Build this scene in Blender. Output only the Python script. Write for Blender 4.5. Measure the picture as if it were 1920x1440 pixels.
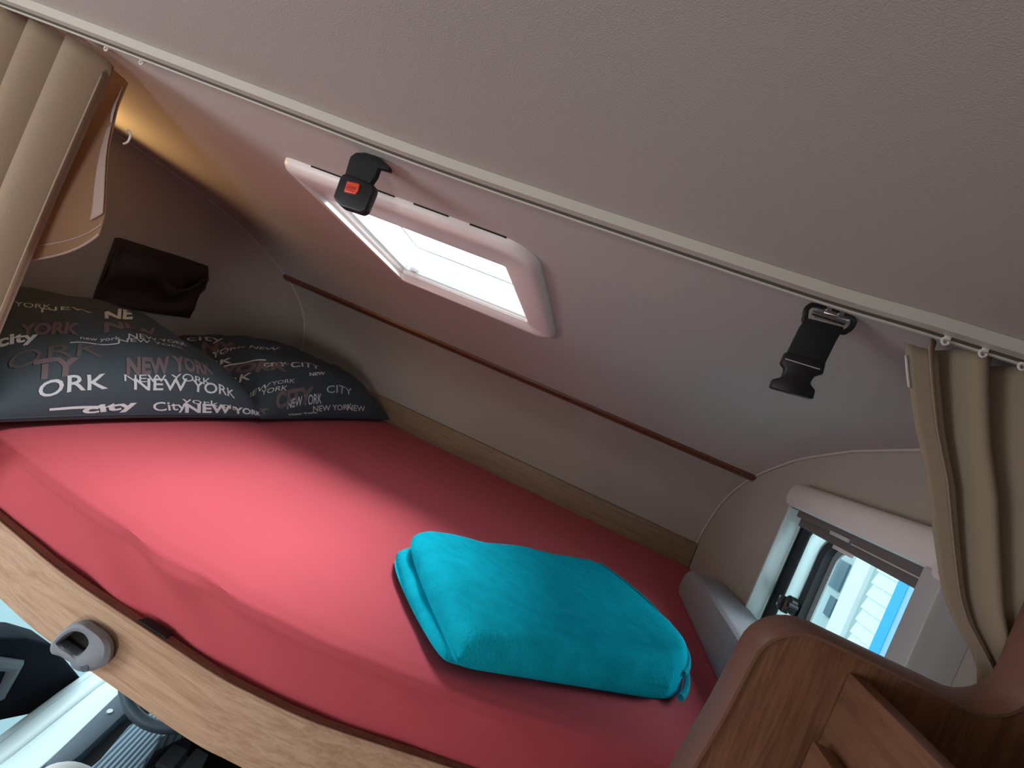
import bpy, bmesh, math, random
from mathutils import Vector, Matrix, noise
random.seed(7)
for o in list(bpy.data.objects): bpy.data.objects.remove(o, do_unlink=True)
SC = bpy.context.scene
C = SC.collection

# ---------------------------------------------------------------- camera
cam_data = bpy.data.cameras.new('camera')
cam_data.sensor_width = 36.0
cam_data.lens = 16.208
cam_data.clip_start = 0.01
cam = bpy.data.objects.new('camera', cam_data)
C.objects.link(cam)
cam.matrix_world = Matrix(((0.89971981, -0.39015462, 0.19566205, 0),
                           (0.18292435, -0.06995284, -0.98063514, 0),
                           (0.39628645, 0.91808822, 0.00843083, 0),
                           (0, 0, 0, 1)))
SC.camera = cam
# ---------------------------------------------------------------- colour management
SC.view_settings.view_transform = 'Standard'
SC.view_settings.look = 'None'
SC.view_settings.gamma = 1.0
SC.view_settings.exposure = 0.06
SC.view_settings.use_curve_mapping = False
# ---------------------------------------------------------------- world: bright overcast sky
W = bpy.data.worlds.new('overcast_sky'); SC.world = W
W.use_nodes = True
bg = W.node_tree.nodes['Background']
bg.inputs[0].default_value = (0.74, 0.93, 1.0, 1)
bg.inputs[1].default_value = 2.0
# ---------------------------------------------------------------- daylight through the openings
def area(name, loc, target, sx, sy, power, col):
    l = bpy.data.lights.new(name, 'AREA'); l.shape = 'RECTANGLE'; l.size = sx; l.size_y = sy
    l.energy = power; l.color = col
    o = bpy.data.objects.new(name, l); C.objects.link(o); o.location = loc
    o.rotation_euler = (Vector(target) - Vector(loc)).to_track_quat('-Z', 'Y').to_euler()
    return o
area('skylight_daylight', (-0.45, 1.45, 0.80), (-0.48, 0.72, -0.43), 0.5, 0.4, 39, (0.95, 0.98, 1.0))
area('left_side_window_daylight', (-1.60, -0.42, -0.50), (-0.5, 0.6, 0.1), 0.7, 0.5, 10, (0.88, 0.95, 1.0))
area('right_side_window_daylight', (0.70, -1.95, -0.55), (-1.2, 0.9, 0.1), 0.8, 0.5, 46, (1.0, 0.98, 0.96))
area('rear_window_daylight', (-0.9, -2.6, -0.55), (-0.5, 0.5, -0.2), 0.9, 0.5, 7, (1.0, 0.97, 0.93))
area('right_window_daylight', (1.15, 1.15, 0.25), (0.3, 1.2, -0.3), 0.5, 0.5, 8, (0.85, 0.95, 1.0))
area('cab_door_daylight', (-1.9, 1.0, -0.95), (-0.9, 0.9, -1.4), 0.8, 0.6, 12, (0.70, 0.92, 1.0))
# pillow surface (x,y)->height; params: cx,cy,a,b,H
import math
PILL=[dict(cx=-1.212,cy=.915,a=.292,b=.335,H=.165,base=-.425,rot=0.02,seed=1.0),
      dict(cx=-1.205,cy=1.668,a=.295,b=.422,H=.160,base=-.425,rot=-0.02,seed=4.0)]
def pxy(p,u,v):
    x=p['a']*u*(.93+.07*v*v); y=p['b']*v*(.95+.05*u*u)
    c,s=math.cos(p['rot']),math.sin(p['rot'])
    return p['cx']+c*x-s*y, p['cy']+s*x+c*y
def puv(p,x,y):
    c,s=math.cos(p['rot']),math.sin(p['rot'])
    dx,dy=x-p['cx'],y-p['cy']; X=c*dx+s*dy; Y=-s*dx+c*dy
    u=v=0
    for _ in range(12):
        u=X/(p['a']*(.93+.07*v*v)); v=Y/(p['b']*(.95+.05*u*u))
    return u,v
def pz(p,u,v):
    au=min(abs(u),1.0); av=min(abs(v),1.0); k=p['seed']
    f=((1-au**3.2)*(1-av**3.2))**.5
    ed=max(au,av)
    w=.007*math.sin(2.5*u-4*v+3*k)*math.cos(3*u+k)+.0035*math.sin(23*v+9*math.sin(2*u+k))*ed**3+.003*math.sin(19*u+7*v+3*k)*ed**4+.006*math.sin(5*u+3*v+k)+.004*math.sin(9*u-7*v+2*k)+.0025*math.sin(17*v+6*u*k)
    return p['base']+p['H']*f*(1-.10*(1-f))+w*f+.018
WORDS=[(0, 'YORK', 0, 0.2451, -0.6875, 0.102, 0.1646, -0.0899, 0.0506),
(0, 'NEW', 0, 0.3774, -0.5959, 0.0195, 0.3175, -0.0619, 0.0301),
(0, 'NE', 2, 0.4224, -0.212, -0.2119, 0.337, -0.2504, 0.1481),
(0, 'YORK', 1, 0.5992, -0.8252, 0.0783, 0.3334, -0.1206, 0.0569),
(0, 'city', 2, 0.6896, -1.0196, 0.0094, 0.2684, -0.1123, 0.0506),
(0, 'NEW', 1, 0.6342, -0.308, -0.204, 0.5253, -0.1203, 0.0437),
(0, 'NEW YORK', 0, 0.721, -0.1738, -0.2239, 0.6422, -0.075, 0.0256),
(0, 'NEW YORK', 0, 0.7634, -0.2531, -0.1069, 0.5858, -0.0436, 0.0114),
(0, 'new york', 0, 0.7299, -0.4943, -0.0099, 0.2668, -0.0375, 0.0121),
(0, 'ORK', 3, 0.9566, -1.0354, -0.0441, 0.6438, -0.1584, 0.0526),
(0, 'TY', 1, 1.1041, -0.8811, 0.026, 0.2912, -0.1829, 0.0307),
(0, 'NEW YORK', 1, 1.109, -0.2607, -0.0993, 0.7464, -0.1898, 0.0277),
(0, 'ORK', 4, 1.3215, -0.8579, -0.0682, 0.4692, -0.1657, 0.0038),
(0, 'NEW YORK', 0, 1.1836, -0.2802, -0.0192, 0.7099, -0.085, 0.0053),
(0, 'NEW YORK', 4, 1.2716, -0.213, 0.0077, 0.9406, -0.1351, 0.0026),
(0, 'city', 2, 1.5498, -0.5256, -0.0589, 0.3647, -0.0948, -0.0253),
(0, 'City', 4, 1.5294, -0.0365, -0.0243, 0.2598, -0.1085, -0.0322),
(0, 'NEW YORK', 2, 1.5442, 0.2177, -0.0217, 1.0868, -0.1152, -0.0243),
(0, 'york city', 0, 1.4151, 0.1689, 0.0694, 0.6678, -0.0729, -0.0105),
(0, '-', 5, 1.4916, -0.7618, -0.0083, 0.3683, -0.0307, -0.0039),
(0, '_', 5, 0.7746, -0.5739, -0.0083, 0.3208, -0.0098, 0.0031),
(1, 'YORK NEW', 4, -0.0083, -1.1598, 0.043, 0.8636, -0.0899, 0.0945),
(1, 'RK', 2, 0.0625, -1.2806, 0.1413, 0.2039, -0.0562, 0.0674),
(1, 'YORK', 1, 0.2957, -1.3811, 0.3436, 0.804, -0.1188, 0.1467),
(1, '-', 5, 0.1957, -1.2003, 0.1727, 0.4824, -0.0153, 0.0168),
(1, 'CITY', 2, 0.4579, -0.8053, 0.0851, 0.2528, -0.0658, 0.0433),
(1, 'CITY', 4, 0.5753, -0.5051, 0.0826, 0.3626, -0.1251, 0.0725),
(1, 'NEW', 2, 0.7816, -0.3504, 0.0268, 0.2061, -0.061, 0.0261),
(1, 'RK', 4, 0.454, -1.4141, 0.1166, 0.3105, -0.0793, 0.1167),
(1, 'NEW', 0, 0.8227, -1.4657, 0.0283, 0.4678, -0.0693, 0.0891),
(1, 'YORK', 0, 0.9206, -1.1663, 0.106, 0.3846, -0.0827, 0.0518),
(1, 'YORK', 0, 0.8546, -0.9399, 0.0536, 0.3171, -0.0743, 0.0407),
(1, 'CITY', 1, 1.3293, -1.0309, 0.0065, 0.5884, -0.3019, 0.064),
(1, 'NEW YORK', 4, 1.3922, -0.8099, -0.0708, 0.5319, -0.1779, 0.0036),
(1, 'CITY', 0, 1.1208, -0.1922, -0.0029, 0.4254, -0.135, 0.0222),
(1, 'NEW YORK', 4, 1.4816, -0.3829, -0.0763, 0.6219, -0.1077, -0.0216),
(1, 'NEW', 4, 1.4442, 0.1518, -0.0198, 0.3492, -0.1193, -0.0173),
(1, 'New York', 2, 1.545, -0.7366, -0.0361, 0.4442, -0.0333, -0.0382),
(1, 'NY', 1, -0.1625, -1.1403, 0.2265, 0.2334, -0.2505, 0.2368),
(1, 'X', 1, 1.0885, -1.5326, 0.3887, 0.2613, -0.1384, 0.1088),
(1, 'york', 0, 0.5703, -1.5237, 0.484, 0.0018, -0.0389, -0.0014),
(1, 'city', 0, -0.5522, -0.9976, 0.2634, 0.2593, -0.1474, 0.1086)]
XL, XR = -1.5075, 0.5925
CEIL = 0.2258
# ---------------------------------------------------------------- materials
def nt(m):
    m.use_nodes = True; return m.node_tree
def mat(name, col, rough=0.6, metal=0.0, spec=0.5, bump=0.0, bscale=400.0, mottle=0.0, mscale=6.0,
        stretch=(1, 1, 1), sheen=0.0, coat=0.0, alpha=None, trans=0.0):
    m = bpy.data.materials.new(name); t = nt(m); b = t.nodes['Principled BSDF']
    b.inputs['Base Color'].default_value = (*col, 1); b.inputs['Roughness'].default_value = rough
    b.inputs['Metallic'].default_value = metal; b.inputs['Specular IOR Level'].default_value = spec
    if sheen: b.inputs['Sheen Weight'].default_value = sheen
    if coat: b.inputs['Coat Weight'].default_value = coat
    tc = t.nodes.new('ShaderNodeTexCoord')
    if mottle:
        mp = t.nodes.new('ShaderNodeMapping'); mp.inputs['Scale'].default_value = stretch
        n = t.nodes.new('ShaderNodeTexNoise'); n.inputs['Scale'].default_value = mscale; n.inputs['Detail'].default_value = 5
        r = t.nodes.new('ShaderNodeMapRange'); r.inputs['To Min'].default_value = 1 - mottle; r.inputs['To Max'].default_value = 1 + mottle
        mx = t.nodes.new('ShaderNodeVectorMath'); mx.operation = 'SCALE'; mx.inputs[0].default_value = col
        t.links.new(tc.outputs['Object'], mp.inputs[0]); t.links.new(mp.outputs[0], n.inputs['Vector'])
        t.links.new(n.outputs['Fac'], r.inputs['Value']); t.links.new(r.outputs[0], mx.inputs['Scale'])
        t.links.new(mx.outputs[0], b.inputs['Base Color'])
    if bump:
        n2 = t.nodes.new('ShaderNodeTexNoise'); n2.inputs['Scale'].default_value = bscale; n2.inputs['Detail'].default_value = 3
        bp = t.nodes.new('ShaderNodeBump'); bp.inputs['Strength'].default_value = bump; bp.inputs['Distance'].default_value = 0.002
        t.links.new(tc.outputs['Object'], n2.inputs['Vector']); t.links.new(n2.outputs['Fac'], bp.inputs['Height'])
        t.links.new(bp.outputs[0], b.inputs['Normal'])
    if trans:   # cloth that lets light through
        out = t.nodes['Material Output']; tl = t.nodes.new('ShaderNodeBsdfTranslucent'); tl.inputs[0].default_value = (*col, 1)
        ms = t.nodes.new('ShaderNodeMixShader'); ms.inputs[0].default_value = trans
        t.links.new(b.outputs[0], ms.inputs[1]); t.links.new(tl.outputs[0], ms.inputs[2]); t.links.new(ms.outputs[0], out.inputs[0])
    return m
def wood(name, dark, light, scale=(1, 1, 1), rough=0.42, k=1.0):
    m = bpy.data.materials.new(name); t = nt(m); b = t.nodes['Principled BSDF']
    tc = t.nodes.new('ShaderNodeTexCoord'); mp = t.nodes.new('ShaderNodeMapping'); mp.inputs['Scale'].default_value = scale
    n = t.nodes.new('ShaderNodeTexNoise'); n.inputs['Scale'].default_value = 14; n.inputs['Detail'].default_value = 8
    n.inputs['Roughness'].default_value = 0.62; n.inputs['Distortion'].default_value = 0.9
    n2 = t.nodes.new('ShaderNodeTexNoise'); n2.inputs['Scale'].default_value = 70; n2.inputs['Detail'].default_value = 3
    ad = t.nodes.new('ShaderNodeMath'); ad.operation = 'MULTIPLY_ADD'; ad.inputs[1].default_value = 0.35
    cr = t.nodes.new('ShaderNodeValToRGB'); e = cr.color_ramp.elements
    e[0].position = 0.50; e[0].color = (*dark, 1); e[1].position = 0.78; e[1].color = (*light, 1)
    t.links.new(tc.outputs['Object'], mp.inputs[0]); t.links.new(mp.outputs[0], n.inputs['Vector']); t.links.new(mp.outputs[0], n2.inputs['Vector'])
    t.links.new(n2.outputs['Fac'], ad.inputs[0]); t.links.new(n.outputs['Fac'], ad.inputs[2])
    t.links.new(ad.outputs[0], cr.inputs[0]); t.links.new(cr.outputs[0], b.inputs['Base Color'])
    b.inputs['Roughness'].default_value = rough
    bp = t.nodes.new('ShaderNodeBump'); bp.inputs['Strength'].default_value = 0.08; bp.inputs['Distance'].default_value = 0.001
    t.links.new(n2.outputs['Fac'], bp.inputs['Height']); t.links.new(bp.outputs[0], b.inputs['Normal'])
    return m
def glass(name, tint=(1, 1, 1), gloss=0.08):
    m = bpy.data.materials.new(name); t = nt(m); t.nodes.remove(t.nodes['Principled BSDF'])
    tr = t.nodes.new('ShaderNodeBsdfTransparent'); tr.inputs[0].default_value = (*tint, 1)
    gl = t.nodes.new('ShaderNodeBsdfGlossy'); gl.inputs['Roughness'].default_value = 0.02
    ms = t.nodes.new('ShaderNodeMixShader'); ms.inputs[0].default_value = gloss
    t.links.new(tr.outputs[0], ms.inputs[1]); t.links.new(gl.outputs[0], ms.inputs[2])
    t.links.new(ms.outputs[0], t.nodes['Material Output'].inputs[0]); return m
def stripes(name, a, b_, axis, period, bumpd=0.001, rough=0.7, lo=-0.35, hi=0.35):
    m = bpy.data.materials.new(name); t = nt(m); b = t.nodes['Principled BSDF']
    tc = t.nodes.new('ShaderNodeTexCoord'); sp = t.nodes.new('ShaderNodeVectorMath'); sp.operation = 'DOT_PRODUCT'; sp.inputs[1].default_value = axis if isinstance(axis, tuple) else tuple(1.0 if q == axis else 0.0 for q in range(3))
    d = t.nodes.new('ShaderNodeMath'); d.operation = 'MULTIPLY'; d.inputs[1].default_value = 2 * math.pi / period
    s = t.nodes.new('ShaderNodeMath'); s.operation = 'SINE'
    cr = t.nodes.new('ShaderNodeMapRange'); cr.inputs['From Min'].default_value = lo; cr.inputs['From Max'].default_value = hi
    mx = t.nodes.new('ShaderNodeMix'); mx.data_type = 'RGBA'; mx.inputs[6].default_value = (*a, 1); mx.inputs[7].default_value = (*b_, 1)
    t.links.new(tc.outputs['Object'], sp.inputs[0]); t.links.new(sp.outputs['Value'], d.inputs[0]); t.links.new(d.outputs[0], s.inputs[0])
    t.links.new(s.outputs[0], cr.inputs['Value']); t.links.new(cr.outputs[0], mx.inputs[0]); t.links.new(mx.outputs[2], b.inputs['Base Color'])
    bp = t.nodes.new('ShaderNodeBump'); bp.inputs['Distance'].default_value = bumpd; bp.inputs['Strength'].default_value = 0.7
    t.links.new(s.outputs[0], bp.inputs['Height']); t.links.new(bp.outputs[0], b.inputs['Normal'])
    b.inputs['Roughness'].default_value = rough; return m

M = {}
M['ceiling'] = mat('ceiling_felt', (0.50, 0.455, 0.42), 0.95, spec=0.1, bump=0.25, bscale=900, mottle=0.05, mscale=3)
M['alcove'] = mat('alcove_felt', (0.50, 0.455, 0.43), 0.8, spec=0.25, bump=0.2, bscale=800, mottle=0.05, mscale=3)
M['wall'] = mat('wall_felt', (0.43, 0.385, 0.345), 0.9, spec=0.15, bump=0.25, bscale=800, mottle=0.05, mscale=4)
M['rear'] = mat('rear_wall_laminate', (0.50, 0.46, 0.42), 0.7)
M['piping'] = mat('beige_piping', (0.60, 0.53, 0.47), 0.5)
M['trim_dark'] = wood('reddish_brown_trim', (0.075, 0.022, 0.014), (0.15, 0.05, 0.03), (1, 8, 8), 0.35)
M['oak'] = wood('light_oak_board', (0.24, 0.155, 0.095), (0.34, 0.23, 0.15), (0.4, 8, 9), 0.5)
M['board'] = wood('beech_brown_board', (0.40, 0.245, 0.155), (0.56, 0.375, 0.255), (0.30, 8, 8), 0.42)
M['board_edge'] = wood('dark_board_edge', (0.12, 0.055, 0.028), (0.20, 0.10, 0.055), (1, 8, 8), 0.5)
M['cab_v'] = wood('cabinet_veneer_upright', (0.14, 0.056, 0.030), (0.235, 0.105, 0.056), (9, 9, 0.7), 0.38)
M['cab_h'] = wood('cabinet_veneer_lengthwise', (0.17, 0.072, 0.040), (0.25, 0.115, 0.064), (9, 0.8, 9), 0.38)
M['cab_edge'] = mat('cabinet_edging', (0.20, 0.095, 0.068), 0.4, mottle=0.06, mscale=30)
M['white_pl'] = mat('off_white_plastic', (0.80, 0.71, 0.69), 0.38)
M['white_well'] = mat('white_frame_plastic', (0.85, 0.87, 0.86), 0.35)
M['grey_pl'] = mat('light_grey_plastic', (0.55, 0.53, 0.54), 0.4)
M['alu'] = mat('pale_metal_frame', (0.68, 0.72, 0.72), 0.35, metal=0.3)
M['rail'] = mat('cream_curtain_rail', (0.58, 0.54, 0.48), 0.3, spec=0.6)
M['slot_shade'] = mat('rail_slot_shade', (0.09, 0.07, 0.055), 0.6)
M['rubber'] = mat('black_rubber', (0.022, 0.026, 0.034), 0.5)
M['black'] = mat('black_webbing', (0.006, 0.006, 0.007), 0.75, bump=0.4, bscale=900)
M['black_pl'] = mat('black_plastic', (0.010, 0.010, 0.013), 0.38)
M['orange'] = mat('orange_red_button', (0.80, 0.085, 0.045), 0.4)
M['button_mark'] = mat('dark_red_print', (0.42, 0.02, 0.012), 0.5)
M['chrome'] = mat('brushed_metal', (0.55, 0.55, 0.56), 0.22, metal=1.0)
M['slit'] = mat('dark_slit', (0.008, 0.006, 0.006), 0.8)
M['sheet'] = mat('red_bedsheet', (0.54, 0.086, 0.110), 0.85, spec=0.15, sheen=0.06, bump=0.25, bscale=700, mottle=0.03, mscale=2)
M['curtain'] = mat('tan_curtain_cloth', (0.46, 0.355, 0.26), 0.9, spec=0.1, bump=0.3, bscale=900, trans=0.35)
M['flap'] = mat('thin_glow_tinted_cloth', (0.60, 0.42, 0.27), 0.9, spec=0.1, trans=0.6)  # curtain cloth again, with the warm lamp glow put into its colour
M['hem'] = mat('pale_pink_hem_tape', (0.60, 0.47, 0.43), 0.9, trans=0.2)
M['hem_white'] = mat('white_lining', (0.62, 0.60, 0.64), 0.9)
M['hook'] = mat('translucent_white_hook', (0.72, 0.67, 0.62), 0.3)
M['pocket'] = mat('dark_brown_pocket', (0.035, 0.022, 0.018), 0.5, spec=0.3)
M['pillow'] = mat('charcoal_blue_pillowcase', (0.040, 0.060, 0.074), 0.75, bump=0.2, bscale=500)
M['print_white'] = mat('white_print', (0.62, 0.66, 0.68), 0.8)
M['print_mauve'] = mat('mauve_grey_print', (0.155, 0.115, 0.125), 0.8)
M['print_dim'] = mat('dim_grey_print', (0.10, 0.085, 0.085), 0.8)
M['teal'] = mat('teal_plush', (0.007, 0.45, 0.61), 1.0, spec=0.0, bump=1.0, bscale=230, mottle=0.28, mscale=26, stretch=(1, 1.6, 1))
M['teal_edge'] = mat('teal_overlock_edge', (0.02, 0.36, 0.46), 1.0, spec=0.0, bump=0.8, bscale=900)
M['bolster'] = stripes('grey_ribbed_upholstery', (0.15, 0.14, 0.155), (0.52, 0.52, 0.57), 1, 0.0065, 0.0006)
M['bracket'] = mat('grey_moulded_plastic', (0.23, 0.255, 0.29), 0.6, bump=0.3, bscale=1500)
M['cap'] = mat('screw_cover_cap', (0.42, 0.27, 0.17), 0.45)
M['dash'] = mat('dark_grey_dash', (0.07, 0.095, 0.125), 0.55, bump=0.5, bscale=800)
M['dash_rib'] = stripes('ribbed_dash', (0.035, 0.05, 0.07), (0.17, 0.24, 0.30), (.968, .25, 0), 0.0135, 0.002, lo=-.95, hi=-.6)
M['wheel'] = mat('steering_wheel_plastic', (0.06, 0.085, 0.11), 0.45)
M['dark'] = mat('cab_black', (0.006, 0.007, 0.010), 0.7)
M['mirror'] = mat('mirror_housing', (0.006, 0.008, 0.012), 0.9, spec=0.1)
M['mirror_rim'] = mat('mirror_inner_rim', (0.09, 0.11, 0.13), 0.5)
M['body_white'] = mat('white_paint', (0.62, 0.70, 0.70), 0.35)
M['sash'] = mat('pale_translucent_sash', (0.80, 0.88, 0.88), 0.4, trans=0.75)
M['body_blue'] = mat('pale_blue_trim', (0.33, 0.42, 0.50), 0.45)
M['pedal'] = mat('pedal_rubber', (0.26, 0.31, 0.34), 0.6)
M['seat_white'] = mat('white_seat_cover', (0.90, 0.88, 0.87), 0.9)
M['ground'] = mat('pale_concrete', (0.30, 0.42, 0.44), 0.9, mottle=0.1, mscale=1.5)
M['house'] = mat('white_render', (0.90, 0.92, 0.92), 0.8)
M['house_grey'] = mat('pale_grey_render', (0.50, 0.60, 0.61), 0.8, mottle=0.08, mscale=0.6)
M['house_win'] = mat('house_window_glass', (0.10, 0.16, 0.20), 0.15)
M['house_blue'] = mat('bright_blue_paint', (0.05, 0.47, 0.80), 0.6)
M['house_lblue'] = mat('pale_blue_paint', (0.36, 0.60, 0.92), 0.6)
M['glass'] = glass('clear_pane', (0.94, 0.98, 0.98), 0.05)
M['acrylic'] = glass('skylight_acrylic', (0.96, 0.98, 0.98), 0.03)
M['dome_bar'] = mat('grey_handle_bar', (0.16, 0.19, 0.20), 0.5)
M['blind'] = mat('taupe_blind_cloth', (0.16, 0.135, 0.13), 0.8)
M['bulb'] = mat('lamp_shade', (0.6, 0.5, 0.35), 0.5)

# ---------------------------------------------------------------- builders
def tag(o, label, cat, group=None):
    o['label'] = label; o['category'] = cat
    if group: o['group'] = group
    return o
def ploc(p): return Vector(p.location) + (ploc(p.parent) if p.parent else Vector((0, 0, 0)))
def link_bm(name, bm, m, parent=None, smooth=True, mods=()):
    me = bpy.data.meshes.new(name)
    if parent is not None: bmesh.ops.translate(bm, verts=bm.verts, vec=-ploc(parent))
    bmesh.ops.recalc_face_normals(bm, faces=bm.faces)
    bm.to_mesh(me); bm.free()
    for x in (m if isinstance(m, (list, tuple)) else [m]): me.materials.append(x)
    o = bpy.data.objects.new(name, me); C.objects.link(o)
    if parent is not None: o.parent = parent
    if smooth:
        for p in me.polygons: p.use_smooth = True
        me.set_sharp_from_angle(angle=math.radians(38))
    return o
def thing(name, label, cat, loc, group=None):
    o = bpy.data.objects.new(name, None); C.objects.link(o); o.location = loc; o.empty_display_size = 0.05
    tag(o, label, cat, group); return o
def struct(o): o['kind'] = 'structure'; return o
def structE(name, loc=(0, 0, 0)):
    o = bpy.data.objects.new(name, None); C.objects.link(o); o.location = loc; return struct(o)
def box(bm, a, b, bev=0.0, seg=2):
    a = Vector(a); b = Vector(b); c = (a + b) / 2; s = b - a
    t = bmesh.new(); bmesh.ops.create_cube(t, size=1)
    for v in t.verts: v.co = Vector((v.co.x * s.x, v.co.y * s.y, v.co.z * s.z)) + c
    if bev: bmesh.ops.bevel(t, geom=list(t.edges), offset=bev, segments=seg, profile=0.5, affect='EDGES')
    me = bpy.data.meshes.new('t'); t.to_mesh(me); t.free(); bm.from_mesh(me); bpy.data.meshes.remove(me)
def mk(*boxes, bev=0.0):
    bm = bmesh.new()
    for a, b in boxes: box(bm, a, b, bev)
    return bm
def add(bm, verts, faces):
    vs = [bm.verts.new(v) for v in verts]
    for f in faces:
        try: bm.faces.new([vs[i] for i in f])
        except ValueError: pass
    return vs
def prism(bm, pts, ax, c0, c1, bev=0.0, seg=2, holes=None):
    """polygon pts (2D in the two other axes) extruded along axis ax from c0 to c1"""
    def P(p, c):
        q = list(p); q.insert(ax, c); return Vector(q)
    t = bmesh.new()
    a = [t.verts.new(P(p, c0)) for p in pts]; b = [t.verts.new(P(p, c1)) for p in pts]
    n = len(pts); t.faces.new(a); t.faces.new(b[::-1])
    for i in range(n): t.faces.new([a[i], b[i], b[(i + 1) % n], a[(i + 1) % n]])
    bmesh.ops.recalc_face_normals(t, faces=t.faces)
    if bev: bmesh.ops.bevel(t, geom=list(t.edges), offset=bev, segments=seg, profile=0.5, affect='EDGES', clamp_overlap=True)
    me = bpy.data.meshes.new('t'); t.to_mesh(me); t.free(); bm.from_mesh(me); bpy.data.meshes.remove(me)
    return bm
def tube(bm, pts, r, n=8, cyc=False, flat=None):
    pts = [Vector(p) for p in pts]; N = len(pts); rings = []; prev = None
    for i, p in enumerate(pts):
        if cyc: d = pts[(i + 1) % N] - pts[i - 1]
        else: d = pts[min(i + 1, N - 1)] - pts[max(i - 1, 0)]
        d.normalize()
        if prev is None:
            u = d.orthogonal().normalized()
        else:
            u = (prev - d * prev.dot(d)).normalized()
        prev = u; w = d.cross(u); rr = r[i] if isinstance(r, (list, tuple)) else r
        rings.append([bm.verts.new(p + (u * math.cos(2 * math.pi * k / n) + w * math.sin(2 * math.pi * k / n)) * rr) for k in range(n)])
    for i in range(N if cyc else N - 1):
        A, B = rings[i], rings[(i + 1) % N]
        for k in range(n): bm.faces.new([A[k], A[(k + 1) % n], B[(k + 1) % n], B[k]])
    if not cyc: bm.faces.new(rings[0][::-1]); bm.faces.new(rings[-1])
    return bm
def cyl(bm, c, axis, r, h, n=24, r2=None):
    axis = Vector(axis).normalized(); c = Vector(c)
    u = axis.orthogonal().normalized(); w = axis.cross(u); r2 = r if r2 is None else r2
    A = [bm.verts.new(c + (u * math.cos(2 * math.pi * k / n) + w * math.sin(2 * math.pi * k / n)) * r) for k in range(n)]
    B = [bm.verts.new(c + axis * h + (u * math.cos(2 * math.pi * k / n) + w * math.sin(2 * math.pi * k / n)) * r2) for k in range(n)]
    bm.faces.new(A[::-1]); bm.faces.new(B)
    for k in range(n): bm.faces.new([A[k], A[(k + 1) % n], B[(k + 1) % n], B[k]])
    return bm
def gridmesh(f, nu, nv, cyc_u=False):
    bm = bmesh.new()
    V = [[bm.verts.new(f(i / nu, j / nv)) for j in range(nv + 1)] for i in range(nu + (0 if cyc_u else 1))]
    for i in range(nu):
        for j in range(nv):
            i2 = (i + 1) % len(V)
            bm.faces.new([V[i][j], V[i2][j], V[i2][j + 1], V[i][j + 1]])
    return bm
def lerp(a, b, t): return a + (b - a) * t
def interp(tab, x):
    if x <= tab[0][0]: return tab[0][1]
    for (a, va), (b, vb) in zip(tab[:-1], tab[1:]):
        if x <= b: return va + (vb - va) * (x - a) / (b - a)
    return tab[-1][1]
def catmull(P, k=6):
    out = []
    for i in range(len(P) - 1):
        p0 = P[max(i - 1, 0)]; p1 = P[i]; p2 = P[i + 1]; p3 = P[min(i + 2, len(P) - 1)]
        for j in range(k):
            t = j / k
            out.append(tuple(0.5 * (2 * b + (c - a) * t + (2 * a - 5 * b + 4 * c - d) * t * t + (-a + 3 * b - 3 * c + d) * t ** 3)
                             for a, b, c, d in zip(p0, p1, p2, p3)))
    out.append(tuple(P[-1])); return out

# ---------------------------------------------------------------- alcove shell
PROF = [(0.545, .2258), (0.87, .2028), (1.015, .192), (1.255, .170), (1.27, .1675)] + \
       catmull([(1.27, .1675), (1.50, .126), (1.66, .079), (1.81, .0235), (1.93, -.042), (2.03, -.125), (2.095, -.235), (2.118, -.33), (2.11, -.45)], 4)[1:]
def zprof(y): return interp(PROF, y)
SX0, SX1, SY0, SY1 = -0.692, -0.282, 0.87, 1.27
ISTR = max(range(len(PROF)), key=lambda i: -abs(PROF[i][0] - 1.81))
def profile_mesh(ys, hole, thick):
    bm = bmesh.new(); xs = [XL - 0.02, SX0, SX1, XR + 0.02]
    V = {}
    for i, (y, z) in enumerate(ys):
        for j, x in enumerate(xs): V[i, j] = bm.verts.new((x, y, z))
    for i in range(len(ys) - 1):
        for j in range(3):
            if hole and j == 1 and ys[i][0] >= SY0 - 1e-6 and ys[i + 1][0] <= SY1 + 1e-6: continue
            bm.faces.new([V[i, j], V[i, j + 1], V[i + 1, j + 1], V[i + 1, j]])
    r = bmesh.ops.extrude_face_region(bm, geom=list(bm.faces))
    nv = [e for e in r['geom'] if isinstance(e, bmesh.types.BMVert)]
    for v in nv:   # push outwards (up and forward)
        i = min(range(len(ys)), key=lambda k: (ys[k][0] - v.co.y) ** 2 + (ys[k][1] - v.co.z) ** 2)
        a = Vector(ys[max(i - 1, 0)]); b = Vector(ys[min(i + 1, len(ys) - 1)]); d = (b - a).normalized()
        v.co.y += -d.y * thick; v.co.z += d.x * thick
    return bm
struct(link_bm('ceiling', profile_mesh(PROF[:ISTR + 1], True, 0.03), M['alcove']))
struct(link_bm('wall_front', profile_mesh(PROF[ISTR:], False, 0.03), M['wall']))
struct(link_bm('ceiling', mk(((XL, -2.7, CEIL), (XR, 0.55, CEIL + 0.03))), M['ceiling']))
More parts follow.
